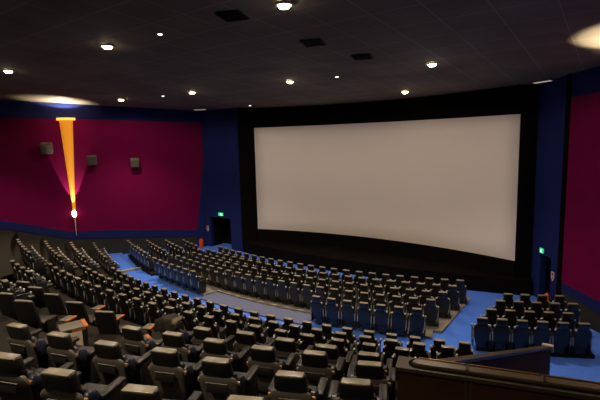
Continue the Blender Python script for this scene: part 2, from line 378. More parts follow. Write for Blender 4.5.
def make_seat(name='cinema_seat'):
    t = thing(name, None, 'seat')
    bm = bmesh.new(); add_loft(bm, [(0.20, -0.13, 0.30, 0.05), (0.22, -0.13, 0.38, 0.07), (0.40, -0.17, 0.44, 0.075), (0.62, -0.215, 0.485, 0.075), (0.77, -0.245, 0.475, 0.07), (0.83, -0.256, 0.43, 0.06), (0.865, -0.262, 0.33, 0.045)], e=4)
    link_mesh('back_panel', bm, 'shell', t, smooth=True, angle=50)
    bm = bmesh.new(); add_loft(bm, [(0.40, -0.045, 0.36, 0.05), (0.43, -0.05, 0.42, 0.12), (0.62, -0.115, 0.46, 0.13), (0.78, -0.165, 0.46, 0.12), (0.83, -0.18, 0.42, 0.10), (0.86, -0.186, 0.34, 0.06)], e=3.5)
    link_mesh('backrest', bm, 'leather', t, smooth=True, angle=60)
    bm = bmesh.new(); add_loft(bm, [(0.835, -0.225, 0.22, 0.09), (0.85, -0.228, 0.29, 0.14), (0.94, -0.245, 0.32, 0.155), (1.035, -0.262, 0.318, 0.155), (1.055, -0.264, 0.308, 0.145), (1.066, -0.265, 0.285, 0.12)], e=3.8)
    link_mesh('headrest', bm, 'leather', t, smooth=True, angle=60)
    bm = bmesh.new(); superbox(bm, -0.148, 0.148, -0.332, -0.20, 1.058, 1.074, 0.007, seg=2); link_mesh('top_highlight', bm, 'tophighlight', t, smooth=True, angle=40)  # pale strip painting the lit top of the headrest
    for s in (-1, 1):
        bm = bmesh.new(); superbox(bm, s*0.205-0.028, s*0.205+0.028, -0.285, -0.225, 0.80, 0.862, 0.02, seg=2); link_mesh('shoulder_glint', bm, 'tip', t, smooth=True, angle=60)  # pale knobs standing in for lamp glints on the shell corners
    bm = bmesh.new(); superbox(bm, -0.225, 0.225, -0.06, 0.42, 0.34, 0.47, 0.045, seg=3, rot=Matrix.Rotation(rad(4), 3, 'X'))
    link_mesh('seat_cushion', bm, 'leather', t, smooth=True, angle=60)
    bm = bmesh.new(); superbox(bm, -0.15, 0.15, -0.10, 0.28, 0.0, 0.30, 0.02); link_mesh('pedestal', bm, 'metal', t)
    for s in (-1, 1):
        bm = bmesh.new(); superbox(bm, s*0.247-0.022, s*0.247+0.022, -0.20, 0.30, 0.56, 0.62, 0.018, seg=3); superbox(bm, s*0.247-0.02, s*0.247+0.02, -0.18, 0.20, 0.05, 0.565, 0.012)
        a = link_mesh('armrest', bm, 'armdark', t, smooth=True, angle=40)
        bm = bmesh.new(); superbox(bm, s*0.247-0.022, s*0.247+0.022, -0.215, -0.182, 0.32, 0.60, 0.01, seg=2)
        link_mesh('arm_cap', bm, 'arm', a, smooth=True, angle=40)
        bm = bmesh.new(); superbox(bm, s*0.247-0.025, s*0.247+0.025, 0.245, 0.315, 0.565, 0.640, 0.022, seg=3)
        link_mesh('arm_tip', bm, 'tip', a, smooth=True, angle=60)
    return t

def make_recliner():
    t = thing('recliner_seat', None, 'seat')
    bm = bmesh.new(); add_loft(bm, [(0.10, -0.12, 0.40, 0.05), (0.12, -0.12, 0.48, 0.09), (0.35, -0.16, 0.55, 0.09), (0.60, -0.22, 0.62, 0.085), (0.72, -0.25, 0.63, 0.08), (0.78, -0.262, 0.58, 0.07), (0.81, -0.268, 0.46, 0.045)], e=5)
    sh = link_mesh('back_panel', bm, 'vshell', t, smooth=True, angle=50)
    bm = bmesh.new(); superbox(bm, -0.17, 0.17, -0.318, -0.29, 0.55, 0.68, 0.012, rot=Matrix.Rotation(rad(-12), 3, 'X')); link_mesh('pocket_flap', bm, 'vleather', sh, smooth=True, angle=40)
    bm = bmesh.new(); superbox(bm, -0.185, 0.185, -0.315, -0.298, 0.690, 0.702, 0.005); link_mesh('piping', bm, 'piping', sh)
    bm = bmesh.new(); add_loft(bm, [(0.36, 0.0, 0.50, 0.06), (0.40, -0.01, 0.56, 0.16), (0.58, -0.08, 0.60, 0.17), (0.72, -0.13, 0.60, 0.15), (0.79, -0.15, 0.54, 0.12), (0.82, -0.16, 0.44, 0.06)], e=3.5)
    link_mesh('backrest', bm, 'vleather', t, smooth=True, angle=60)
    bm = bmesh.new(); add_loft(bm, [(0.74, -0.215, 0.38, 0.08), (0.76, -0.22, 0.45, 0.13), (0.84, -0.235, 0.485, 0.155), (0.95, -0.255, 0.475, 0.165), (1.025, -0.268, 0.455, 0.17), (1.05, -0.271, 0.44, 0.165), (1.064, -0.272, 0.41, 0.14)], e=4.4)
    link_mesh('headrest', bm, 'vleather', t, smooth=True, angle=60)
    bm = bmesh.new(); superbox(bm, -0.195, 0.195, -0.348, -0.20, 1.050, 1.074, 0.0115, seg=3); link_mesh('top_highlight', bm, 'tophighlight', t, smooth=True, angle=40)  # painted highlight along the recliner headrest top
    bm = bmesh.new(); superbox(bm, -0.27, 0.27, -0.08, 0.48, 0.32, 0.48, 0.055, seg=3, rot=Matrix.Rotation(rad(4), 3, 'X'))
    link_mesh('seat_cushion', bm, 'vleather', t, smooth=True, angle=60)
    bm = bmesh.new(); superbox(bm, -0.22, 0.22, -0.12, 0.34, 0.0, 0.28, 0.02); link_mesh('pedestal', bm, 'metal', t)
    for s in (-1, 1):
        bm = bmesh.new()
        add_loft(bm, [(0.42, -0.03, 0.10, 0.14), (0.45, -0.035, 0.13, 0.22), (0.64, -0.09, 0.135, 0.24), (0.72, -0.12, 0.12, 0.20), (0.76, -0.135, 0.08, 0.12)], e=3)
        for v in bm.verts: v.co.x += s*0.305
        w = link_mesh('side_wing', bm, 'vwing', t, smooth=True, angle=60)
        bm = bmesh.new(); superbox(bm, s*0.318-0.035, s*0.318+0.035, -0.246, -0.20, 0.655, 0.725, 0.015, seg=2); link_mesh('wing_glint', bm, 'wingglint', w, smooth=True, angle=40)  # small tan block standing in for a lamp highlight on the wing shoulder
        bm = bmesh.new(); superbox(bm, s*0.365-0.065, s*0.365+0.065, -0.02, 0.46, 0.58, 0.65, 0.025, seg=3); superbox(bm, s*0.365-0.055, s*0.365+0.055, 0.02, 0.38, 0.03, 0.59, 0.015)
        a = link_mesh('armrest', bm, 'armdark', t, smooth=True, angle=40)
    return t

def make_tall():
    t = thing('lounge_seat', None, 'seat')
    bm = bmesh.new()
    # tall gently curved back wrapped in one piece
    add_loft(bm, [(0.06, -0.06, 0.46, 0.06), (0.08, -0.06, 0.52, 0.12), (0.35, -0.10, 0.55, 0.15), (0.65, -0.17, 0.56, 0.16), (0.95, -0.25, 0.545, 0.15), (1.09, -0.285, 0.53, 0.14), (1.115, -0.292, 0.515, 0.13), (1.127, -0.293, 0.48, 0.10)], e=5)
    link_mesh('backrest', bm, 'vleather', t, smooth=True, angle=60)
    bm = bmesh.new(); superbox(bm, -0.235, 0.235, -0.34, -0.25, 1.118, 1.134, 0.008, seg=2); link_mesh('top_edge', bm, 'piping', t, smooth=True, angle=40)
    bm = bmesh.new(); superbox(bm, -0.26, 0.26, 0.0, 0.50, 0.30, 0.46, 0.05, seg=3); link_mesh('seat_cushion', bm, 'vleather', t, smooth=True, angle=60)
    bm = bmesh.new(); superbox(bm, -0.20, 0.20, 0.03, 0.40, 0.0, 0.29, 0.02); link_mesh('pedestal', bm, 'metal', t)
    for s in (-1, 1):
        bm = bmesh.new(); superbox(bm, s*0.308-0.03, s*0.308+0.03, 0.0, 0.36, 0.44, 0.52, 0.025, seg=3); superbox(bm, s*0.308-0.025, s*0.308+0.025, 0.02, 0.32, 0.0, 0.45, 0.012)
        link_mesh('armrest', bm, 'vleather', t, smooth=True, angle=40)
    return t

protos = {'seat': make_seat(), 'rec': make_recliner(), 'tall': make_tall()}
used = set()
ORD = lambda n: '%d%s' % (n, 'th' if 10 <= n % 100 <= 20 else {1: 'st', 2: 'nd', 3: 'rd'}.get(n % 10, 'th'))
HOFF = {'seat': 0.275, 'rec': 0.275, 'tall': 0.30}
counts = {}
SEATS = {}
def put(kind, rh, a, z, label, group, turn=0.0):
    """rh: radius of the head top; z: floor"""
    rz = rad(a+turn); q = pol(rh, a)+Vector((-math.sin(rz), math.cos(rz)))*HOFF[kind]; loc = (q.x, q.y, z)
    P = protos[kind]
    if kind not in used:
        used.add(kind); P.location = loc; P.rotation_euler = (0, 0, rz); P['label'] = label; P['group'] = group; o = P
    else: o = copy_thing(P, loc, rz, label, group)
    counts[kind] = counts.get(kind, 0)+1
    return o
def row(kind, rh, angles, z, text, group, desc, turn=0.0):
    i = 0; out = []
    for a in sorted(angles, key=lambda v: v[0] if isinstance(v, tuple) else v):
        rr_ = rh
        if isinstance(a, tuple): a, rr_ = a
        q = pol(rr_, a)
        if not in_view((q.x, q.y, z+1.05)): continue
        i += 1
        out.append(put(kind, rr_, a, z, f'{desc}, {ORD(i)} from the sconce side, {text}', group, turn))
    return out
def arange(a0, a1, st):
    n = int(round((a1-a0)/st)); return [a0+(a1-a0)*k/max(1, n) for k in range(n+1)]

# block below the screen, rows counted from the cross aisle
RI = [26.87, 25.80, 24.85, 23.95, 23.1]
zi = lambda r: max(0.012, ZP(r-0.42))
names = ['second', 'third', 'fourth', 'front']
row('seat', RI[0], arange(-12.6, -5.05, 1.26), zi(RI[0]), 'short back row before the big screen block', 'screen block short back row', 'black seat')
row('seat', RI[0], arange(8.79, 16.45, 1.275), zi(RI[0]), 'short back row past the grey platform', 'platform side short back row', 'navy-lit black seat')
ends = [17.3, 18.2, 19.05, 19.85]
for j in range(1, 5):
    st = math.degrees(0.595/RI[j]); n = int((ends[j-1]+12.7)/st)
    row('seat', RI[j], [ends[j-1]-st*k for k in range(n+1)], zi(RI[j]), f'{names[j-1]} row of the block below the screen', f'screen block {names[j-1]} row', 'black seat')
# small block by the sconce wall
for j in range(4):
    st = math.degrees(0.60/RI[j]); a0 = -23.7+j*1.25
    row('seat', RI[j] if j else 26.8, [a0+st*k for k in range(20) if a0+st*k < -14.9], zi(RI[j]), f'{["back","second","third","front"][j]} row of the small sconce wall block', f'sconce wall block {["back","second","third","front"][j]} row', 'black seat')
# small block by the barrier-side exit
RR = [27.19, 26.33, 25.4, 24.58]
for j, (a0, n) in enumerate(((20.68, 6), (21.51, 5), (22.5, 5), (23.45, 4))):
    zr = ZP(RR[j]-0.4)
    row('seat', RR[j], [a0+math.degrees(0.57/RR[j])*k for k in range(n)], zr, f'{["back","second","third","front"][j]} row near the extinguisher by slim doorway', f'slim doorway block {["back","second","third","front"][j]} row', 'black seat')
# terrace
tn = ['first', 'second', 'third', 'fourth', 'fifth', 'sixth', 'seventh']
for k, (a0, a1) in enumerate(((-25.4, -16.6), (-22.5, -14.0), (-20.0, -12.6), (-17.8, -11.3))):
    st = math.degrees(0.64/WK[k]); m = int((a1-a0)/st)
    row('seat', WK[k], [a0+st*i for i in range(m+1)], FK[k], f'{tn[k]} terrace row against the sconce wall', f'sconce wall terrace {tn[k]} row', 'black seat')
row('seat', RK[0], [19.35-1.325*k for k in range(25)], FK[0], 'first terrace row behind the blue aisle', 'terrace first row', 'black seat')
row('seat', RK[1], [18.4-1.30*k for k in range(24)], FK[1], 'second terrace row behind the blue aisle', 'terrace second row', 'black seat')
row('seat', RK[2], [16.6-1.36*k for k in range(21)], FK[2], 'third terrace row behind the blue aisle', 'terrace third row', 'black seat')
row('seat', RK[3], [-9.9, -8.7, -7.5, -6.3], FK[3], 'fourth terrace row', 'terrace fourth row', 'slim black seat')
row('tall', RK[3]+0.62, [-3.75, -2.17, -0.3, 1.8, 4.1], FK[3], 'fourth terrace row', 'tall backed terrace seats', 'tall-backed black lounge seat', 22)
row('rec', RK[3], [(7.2, 33.25), (9.03, 33.29), (10.85, 33.1), (12.55, 33.08), (14.2, 33.08), (15.75, 33.14)], FK[3], 'fourth terrace row', 'recliners fourth terrace row', 'wide black recliner', 5)
row('seat', RK[4], [-8.6+1.3*k for k in range(6)], FK[4], 'fifth terrace row', 'terrace fifth row', 'slim black seat')
row('tall', RK[4]+0.52, [0.3, 2.0], FK[4], 'fifth terrace row', 'tall backed terrace seats', 'tall-backed black lounge seat', 22)
row('seat', RK[5], [-7.2+1.3*k for k in range(6)], FK[5], 'sixth terrace row', 'terrace sixth row', 'slim black seat')
row('rec', RK[4], [(7.97, 34.73), (9.62, 34.6), (11.22, 34.53), (12.9, 34.46), (14.52, 34.33), (16.2, 34.41)], FK[4], 'fifth terrace row', 'recliners fifth terrace row', 'wide black recliner', 7)
row('rec', RK[5], [(6.18, 36.36), (7.91, 36.26), (9.64, 36.15), (11.37, 35.97), (12.92, 35.94), (14.87, 35.94), (16.35, 35.85)], FK[5], 'sixth terrace row', 'recliners sixth terrace row', 'wide grey-backed recliner', 9)
row('rec', RK[6], [(9.54, 37.69), (11.18, 37.69), (13.08, 37.61), (15.0, 37.4)], FK[6], 'cut off by the picture bottom', 'recliners at the bottom', 'wide dark recliner', 11)

# ------------------------------------------------------------------ tables on the terrace
def make_menu_table():
    t = thing('menu_table', None, 'table')
    bm = bmesh.new(); superbox(bm, -0.27, 0.27, -0.24, 0.24, 0.0, 0.60, 0.01); link_mesh('cabinet', bm, 'tablebox', t)
    bm = bmesh.new(); superbox(bm, -0.29, 0.20, -0.242, 0.26, 0.60, 0.635, 0.01); link_mesh('table_top', bm, 'tabletop', t, smooth=True, angle=40)
    bm = bmesh.new(); superbox(bm, 0.202, 0.30, -0.245, 0.26, 0.602, 0.640, 0.006); link_mesh('wood_edge', bm, 'orange', t)
    bm = bmesh.new(); superbox(bm, -0.16, 0.15, -0.258, -0.243, 0.10, 0.55, 0.002)
    c = link_mesh('menu_card', bm, 'card', t)
    bm = bmesh.new()
    for k, (w0, w1) in enumerate(((-0.11, 0.05), (-0.11, 0.09), (-0.11, 0.01))): superbox(bm, w0, w1, -0.2605, -0.2585, 0.43-k*0.06, 0.448-k*0.06, 0)
    link_mesh('print_lines', bm, 'ink', c)
    bm = bmesh.new(); superbox(bm, 0.02, 0.12, -0.2605, -0.2585, 0.15, 0.205, 0); link_mesh('print_mark', bm, 'redink', c)
    bm = bmesh.new()
    for k in range(7): superbox(bm, -0.05+k*0.042, -0.025+k*0.042, -0.262, -0.244, 0.555, 0.598, 0.002)
    link_mesh('trim_strip', bm, 'orange', t)
    return t
q = pol(34.6, 4.25)
mt_ = make_menu_table(); mt_.location = (q.x, q.y, FK[4]); mt_.rotation_euler = (0, 0, rad(72))
tag(mt_, 'menu table with cream card between the tall lounge seats and grey-backed recliners', 'table', 'menu tables')
q = pol(33.75, 6.35); copy_thing(mt_, (q.x, q.y, FK[3]), rad(74), 'second menu table half hidden behind a recliner, beside the draped coat', 'menu tables')

def make_side_table():
    t = thing('side_table', None, 'table')
    bm = bmesh.new(); superbox(bm, -0.035, 0.035, -0.05, 0.05, 0.0, 0.56, 0.01); link_mesh('post', bm, 'metal', t)
    bm = bmesh.new(); superbox(bm, -0.13, 0.06, -0.17, 0.17, 0.56, 0.60, 0.012); link_mesh('table_top', bm, 'tabletop', t, smooth=True, angle=40)
    bm = bmesh.new(); superbox(bm, 0.061, 0.13, -0.17, 0.17, 0.561, 0.605, 0.008); link_mesh('wood_edge', bm, 'orange', t)
    return t
st0 = None
for (k, r, a, lab) in ((3, 32.8, 1.05, 'between the second and third tall seats'), (3, 32.95, 3.05, 'between two tall seats nearer the menu table'), (3, 32.95, 5.35, 'beside the end tall seat'), (4, 34.35, 3.2, 'beside the lone tall seat of the fifth terrace row')):
    q = pol(r, a); lab = 'small orange-edged side table '+lab
    if st0 is None:
        st0 = make_side_table(); o = st0
    else: o = copy_thing(st0, (0, 0, 0), 0)
    o.location = (q.x, q.y, FK[k]); o.rotation_euler = (0, 0, rad(a+20)); tag(o, lab, 'table', 'orange edged side tables')

# coat draped over a recliner headrest
ct = thing('draped_coat', 'dark coat with tan trim draped over a recliner in the fourth terrace row', 'coat')
rz = rad(7.2+5); q = pol(33.25, 7.2)+Vector((-math.sin(rz), math.cos(rz)))*HOFF['rec']; ct.location = (q.x, q.y, FK[3]); ct.rotation_euler = (0, 0, rz)
def cloth(u, v, grow=0.0):     # u across, v from back hem over the top to the front
    x = (u-0.5)*(0.60+0.05*math.sin(v*6))
    th = v*PI
    y = -0.27-math.cos(th)*((0.185 if v < 0.5 else 0.30)+grow); z = 1.10+grow+0.045*math.sin(th)*(1-abs(u-0.5)*1.1)
    drop = 0.0
    if v < 0.3: drop = (0.3-v)*0.85
    if v > 0.7: drop = (v-0.7)*0.55
    z -= drop+0.06*abs(u-0.5)**2*4
    x += 0.012*math.sin(v*17+u*4); y += 0.014*math.sin(u*19+v*5); z += 0.010*math.sin(u*13+v*11)
    return Vector((x, y, z))
def cloth_sheet(u0, u1, v0, v1, g0, g1, n=20):
    bm = bmesh.new(); gr = {}
    for L, g in ((0, g0), (1, g1)):
        for i in range(n+1):
            for j in range(n+1): gr[L, i, j] = bm.verts.new(cloth(u0+(u1-u0)*i/n, v0+(v1-v0)*j/n, g))
    for L in (0, 1):
        for i in range(n):
            for j in range(n): bm.faces.new((gr[L, i, j], gr[L, i+1, j], gr[L, i+1, j+1], gr[L, i, j+1]))
    for i in range(n):
        bm.faces.new((gr[0, i, 0], gr[0, i+1, 0], gr[1, i+1, 0], gr[1, i, 0])); bm.faces.new((gr[0, i, n], gr[0, i+1, n], gr[1, i+1, n], gr[1, i, n]))
        bm.faces.new((gr[0, 0, i], gr[0, 0, i+1], gr[1, 0, i+1], gr[1, 0, i])); bm.faces.new((gr[0, n, i], gr[0, n, i+1], gr[1, n, i+1], gr[1, n, i]))
    return bm
link_mesh('coat_body', cloth_sheet(0, 1, 0, 1, 0.0, 0.02), 'coat', ct, smooth=True)
link_mesh('coat_trim', cloth_sheet(0.80, 0.96, 0.22, 0.80, 0.022, 0.03), 'coattrim', ct, smooth=True)

# ------------------------------------------------------------------ stairwell walls
ND = Vector((0.961, 0.275)); NN = Vector((-0.275, 0.961)); NP = Vector((8.34, -14.67))
sb = thing('stairwell_barrier', 'dark walnut barrier with wide polished handrail ledge beside the terrace seats', 'barrier', (NP.x, NP.y, 0), math.atan2(ND.y, ND.x))
L_ = 4.6
bm = bmesh.new(); superbox(bm, 0.03, L_, 0.03, 0.34, 0.0, 3.41, 0.0)
pn = link_mesh('panel', bm, 'walnut', sb)
for k, x in enumerate((0.95, 1.02, 2.9, 2.97)):
    bm = bmesh.new(); superbox(bm, x, x+0.03, 0.012, 0.03, 1.2, 3.40, 0.004); link_mesh('seam_strip', bm, 'walnutcap', pn)
bm = bmesh.new(); superbox(bm, 0.0, L_, 0.0, 0.37, 3.41, 3.47, 0.006); link_mesh('cap', bm, 'walnutcap', sb)
bm = bmesh.new()
def stadium(bm, x0, x1, yc, w, z0, z1, n=12):
    pts = [(x1, yc-w/2), (x1, yc+w/2)]+[(x0+w/2-math.cos((k/n-0.5)*PI)*w/2, yc-math.sin((k/n-0.5)*PI)*w/2) for k in range(n+1)]
    add_prism(bm, pts, z0, z1)
stadium(bm, 0.17, L_-0.02, 0.19, 0.27, 3.47, 3.482); link_mesh('inlay', bm, 'black', sb)
bm = bmesh.new(); stadium(bm, 0.23, L_-0.04, 0.18, 0.15, 3.482, 3.515)
bmesh.ops.bevel(bm, geom=[e for e in bm.edges if all(abs(v.co.z-3.515) < 1e-4 for v in e.verts)], offset=0.012, segments=2, affect='EDGES')
link_mesh('handrail', bm, 'walnutrail', sb)
bm = bmesh.new(); superbox(bm, 0.30, L_, 0.345, 0.368, 3.472, 3.492, 0.006); link_mesh('edge_strip', bm, 'brass', sb)
for x in (0.98, 1.95, 2.9):
    bm = bmesh.new(); superbox(bm, x-0.02, x+0.02, 0.10, 0.27, 3.516, 3.534, 0.007); superbox(bm, x-0.03, x+0.03, 0.26, 0.29, 3.483, 3.534, 0.008); link_mesh('bracket', bm, 'metal', sb)
# sloping side wall
sw = thing('stair_side_wall', 'sloping dark walnut wall running down to the blue aisle beyond the barrier', 'barrier', (F0.x, F0.y, 0))
dF = (F1-F0); nF = Vector((-dF.y, dF.x)).normalized()*0.07
ip = [Vector((0, 0))+nF, dF+nF, dF-nF, -nF]
bm = bmesh.new(); add_prism(bm, [(p.x, p.y) for p in ip], 0.0, [1.02, 3.34, 3.34, 1.02]); link_mesh('panel', bm, 'walnut', sw)
n2 = nF*1.25
ip = [n2, dF+n2, dF-n2, -n2]
bm = bmesh.new(); add_prism(bm, [(p.x, p.y) for p in ip], [1.02, 3.34, 3.34, 1.02], [1.08, 3.40, 3.40, 1.08]); link_mesh('cap', bm, 'walnutcap', sw)
bm = bmesh.new(); superbox(bm, -0.15, 0.13, -0.02, 0.12, 0.92, 1.11, 0.012); link_mesh('end_block', bm, 'nosing', sw)

# ------------------------------------------------------------------ lamps
def spot(name, loc, energy, size, blend, col, radius=0.12, direction=(0, 0, -1)):
    l = bpy.data.lights.new(name, 'SPOT'); l.energy = energy; l.spot_size = rad(size); l.spot_blend = blend; l.color = col; l.shadow_soft_size = radius
    o = bpy.data.objects.new(name, l); COL.objects.link(o); o.location = loc
    o.rotation_euler = Vector(direction).to_track_quat('-Z', 'Y').to_euler()
    return o
WARM = (1.0, 0.83, 0.62)
def make_downlight():
    t = thing('downlight', None, 'ceiling lamp')
    bm = bmesh.new()
    pr = [(0.14, 0.0), (0.21, 0.0), (0.22, -0.03), (0.18, -0.055), (0.142, -0.05)]
    n = 24; rings = [[bm.verts.new((math.cos(2*PI*k/n)*r, math.sin(2*PI*k/n)*r, z)) for k in range(n)] for r, z in pr]
    for a, b in zip(rings, rings[1:]+rings[:1]):
        for k in range(n): bm.faces.new((a[k], a[(k+1) % n], b[(k+1) % n], b[k]))
    link_mesh('lamp_ring', bm, 'ring', t, smooth=True, angle=40)
    bm = bmesh.new(); add_loft(bm, [(-0.11, 0, 0.13, 0.13), (-0.095, 0, 0.22, 0.22), (-0.05, 0, 0.27, 0.27), (-0.008, 0, 0.27, 0.27)], e=2)
    link_mesh('lamp_lens', bm, 'lampglow', t, smooth=True, angle=60)
    return t
LP = [(-8.24, -12.82, 'above the terrace corner nearest the sconce wall'), (-1.65, -12.7, 'second along the row above the terrace'), (4.79, -12.46, 'topmost, at the very top edge above the screen block'),
      (-11.19, -6.29, 'low, just above the wall speakers'), (-5.9, -5.91, 'between the wall speakers and the screen corner'), (-0.27, -5.62, 'in front of the screen, small gap above its top'),
      (5.57, -5.53, 'above the screen towards its far end'), (2.72, -0.98, 'smallest, right over the screen top edge')]
HIDDEN = [(-14.7, -13.0), (-8.2, -19.5), (-1.6, -19.5), (4.8, -19.5), (17.6, -12.2), (17.6, -19.5), (11.2, -19.3), (12.6, -6.2)]
BEAM = {i: (1150, 104) for i in range(7)}; BEAM[7] = (80, 60); BEAM.update({i: (1700, 100) for i in range(8, 20)}); BEAM[14] = (900, 100); BEAM[15] = (380, 96)
dl0 = make_downlight(); n = 0
for i, e in enumerate(LP+HIDDEN):
    x, y = e[0], e[1]; z = ceil_z(y)-0.004
    vis = i < len(LP)
    lab = ('round glowing ceiling downlight '+e[2]) if vis else 'round ceiling downlight out of the frame'
    o = dl0 if i == 0 else copy_thing(dl0, (0, 0, 0), 0)
    o.location = (x, y, z); tag(o, lab, 'ceiling lamp', 'ceiling downlights' if vis else 'downlights out of frame')
    spot('downlight_beam', (x, y, z-0.18), BEAM.get(i, (1500, 112))[0], BEAM.get(i, (1500, 112))[1], 0.85, WARM)
    if i < 7: spot('downlight_spill', (x, y, z-0.17), 190, 168, 0.25, WARM)
def make_pin():
    t = thing('pin_light', None, 'ceiling lamp')
    bm = bmesh.new(); add_cyl(bm, (0, 0, 0), (0, 0, -0.03), 0.085, 0.075, 20); link_mesh('lamp_ring', bm, 'ring', t)
    bm = bmesh.new(); add_cyl(bm, (0, 0, -0.031), (0, 0, -0.045), 0.065, 0.05, 20); link_mesh('lamp_lens', bm, 'pinglow', t)
    return t
pl0 = None
for x, y, d in ((0.69, -12.58, 'alone, high above the terrace'), (-8.15, -5.87, 'between two downlights near the magenta wall'), (1.81, -5.38, 'above the middle of the screen'), (-6.61, -1.08, 'at the screen corner')):
    if pl0 is None: pl0 = make_pin(); o = pl0
    else: o = copy_thing(pl0, (0, 0, 0), 0)
    o.location = (x, y, ceil_z(y)-0.004); tag(o, 'tiny white pin light '+d, 'ceiling lamp', 'tiny pin lights')
sl0 = None
for x, y, rz, d in ((8.17, -0.55, -0.55, 'over the slim doorway beside the screen'), (-10.5, -1.4, 0.5, 'over the exit doorway beside the magenta wall')):
    if sl0 is None:
        sl0 = thing('slot_light', None, 'ceiling lamp'); o = sl0
        bm = bmesh.new(); superbox(bm, -0.40, 0.40, -0.09, 0.09, -0.04, 0.0, 0.008); link_mesh('lamp_ring', bm, 'ring', sl0)
        bm = bmesh.new(); superbox(bm, -0.37, 0.37, -0.065, 0.065, -0.05, -0.041, 0.004); link_mesh('lamp_lens', bm, 'slotglow', sl0)
    else: o = copy_thing(sl0, (0, 0, 0), 0)
    o.location = (x, y, ceil_z(y)-0.02); o.rotation_euler = (rad(-4), 0, rz); tag(o, 'narrow slot light in the ceiling '+d, 'ceiling lamp', 'slot lights')
vt0 = None
for x, y, d in ((3.31, -12.53, 'close to the topmost downlight'), (3.64, -9.68, 'in the middle of the ceiling'), (4.05, -7.55, 'nearest the screen')):
    if vt0 is None:
        vt0 = thing('ceiling_vent', None, 'vent'); o = vt0
        bm = bmesh.new(); superbox(bm, -0.30, 0.30, -0.30, 0.30, -0.03, 0.0, 0.006); link_mesh('vent_frame', bm, 'vent', vt0)
        bm = bmesh.new()
        for k in range(8): superbox(bm, -0.26, 0.26, -0.26+k*0.068, -0.235+k*0.068, -0.045, -0.031, 0)
        link_mesh('vent_grille', bm, 'vent', vt0)
    else: o = copy_thing(vt0, (0, 0, 0), 0)
    o.location = (x, y, ceil_z(y)-0.012); o.rotation_euler = (rad(-4), 0, 0.3); tag(o, 'square black ceiling vent '+d.replace('nearest', 'close to'), 'vent', 'ceiling vents')

# ------------------------------------------------------------------ wall sconces: tapered amber trough with bulb and tip
def make_sconce():
    t = thing('wall_sconce', None, 'wall lamp')       # local: x along wall, y out of the wall, z up
    bm = bmesh.new()
    secs = [(2.86, 0.075, 0.10), (4.83, 0.17, 0.15), (6.6, 0.265, 0.20), (8.36, 0.36, 0.26)]
    n = 14; rings = []
    for z, hw, dep in secs:
        rings.append([bm.verts.new((math.cos(PI*k/n)*hw, 0.03+math.sin(PI*k/n)*dep, z)) for k in range(n+1)])
    inner = []
    for z, hw, dep in secs:
        inner.append([bm.verts.new((math.cos(PI*k/n)*(hw-0.02), 0.03+math.sin(PI*k/n)*(dep-0.02), z)) for k in range(n+1)])
    for R in (rings, inner):
        for a, b in zip(R, R[1:]):
            for k in range(n): bm.faces.new((a[k], a[k+1], b[k+1], b[k]))
    for i in (0, 3):
        for k in range(n): bm.faces.new((rings[i][k], rings[i][k+1], inner[i][k+1], inner[i][k]))
    for a, b, ai, bi in zip(rings, rings[1:], inner, inner[1:]):
        for k in (0, n): bm.faces.new((a[k], b[k], bi[k], ai[k]))
    link_mesh('amber_shade', bm, 'amber', t, smooth=True, angle=50)
    bm = bmesh.new()
    pts = [(math.cos(PI*k/n)*0.50, 0.02+math.sin(PI*k/n)*0.32) for k in range(n+1)]
    pin = [(math.cos(PI*k/n)*0.34, 0.02+math.sin(PI*k/n)*0.24) for k in range(n+1)]
    add_prism(bm, pts+pin[::-1], 8.37, 8.50); link_mesh('shade_rim', bm, 'ambertop', t)
    bm = bmesh.new(); add_loft(bm, [(2.60, 0.16, 0.10, 0.10), (2.66, 0.16, 0.22, 0.20), (2.80, 0.17, 0.27, 0.25), (2.92, 0.18, 0.25, 0.23), (3.02, 0.18, 0.15, 0.14)], e=2); link_mesh('bulb', bm, 'bulb', t, smooth=True)
    bm = bmesh.new(); add_loft(bm, [(1.42, 0.06, 0.02, 0.02), (1.9, 0.065, 0.05, 0.05), (2.5, 0.08, 0.10, 0.09), (2.60, 0.09, 0.13, 0.11), (2.62, 0.09, 0.14, 0.12)], n=12, e=2); link_mesh('tip', bm, 'spike', t, smooth=True, angle=60)
    return t
ws = make_sconce()
q = lw(-1.95, 0, 0.02); ws.location = q; ws.rotation_euler = (0, 0, math.atan2(-DL.y, -DL.x)+PI if False else math.atan2(DL.y, DL.x)+PI)
tag(ws, 'tall tapered amber wall sconce with bright bulb and pointed tip on magenta wall', 'wall lamp', 'wall sconces')
q2 = rw(4.6, 0, 0.02); copy_thing(ws, q2, math.atan2(DR.y, DR.x)+PI, 'tapered amber wall sconce on the wall beside the barrier, out of the frame', 'wall sconces')
for P, s in ((lw, -1.95), (rw, 4.6)):
    spot('sconce_uplight', P(s, 8.78 if P is lw else 8.35, 0.95 if P is lw else 1.6), 430 if P is lw else 600, 150 if P is lw else 124, 0.15, (1.0, 0.84, 0.55), 0.05, (0, 0, 1))
    spot('sconce_bulb_beam', P(s, 2.95, 0.45), 750, 40, 0.35, (1.0, 0.75, 0.62), 0.03, tuple(lw(0, 9, 0.0)-lw(0, 2.95, 0.75)) if P is lw else (0, 0, 1))

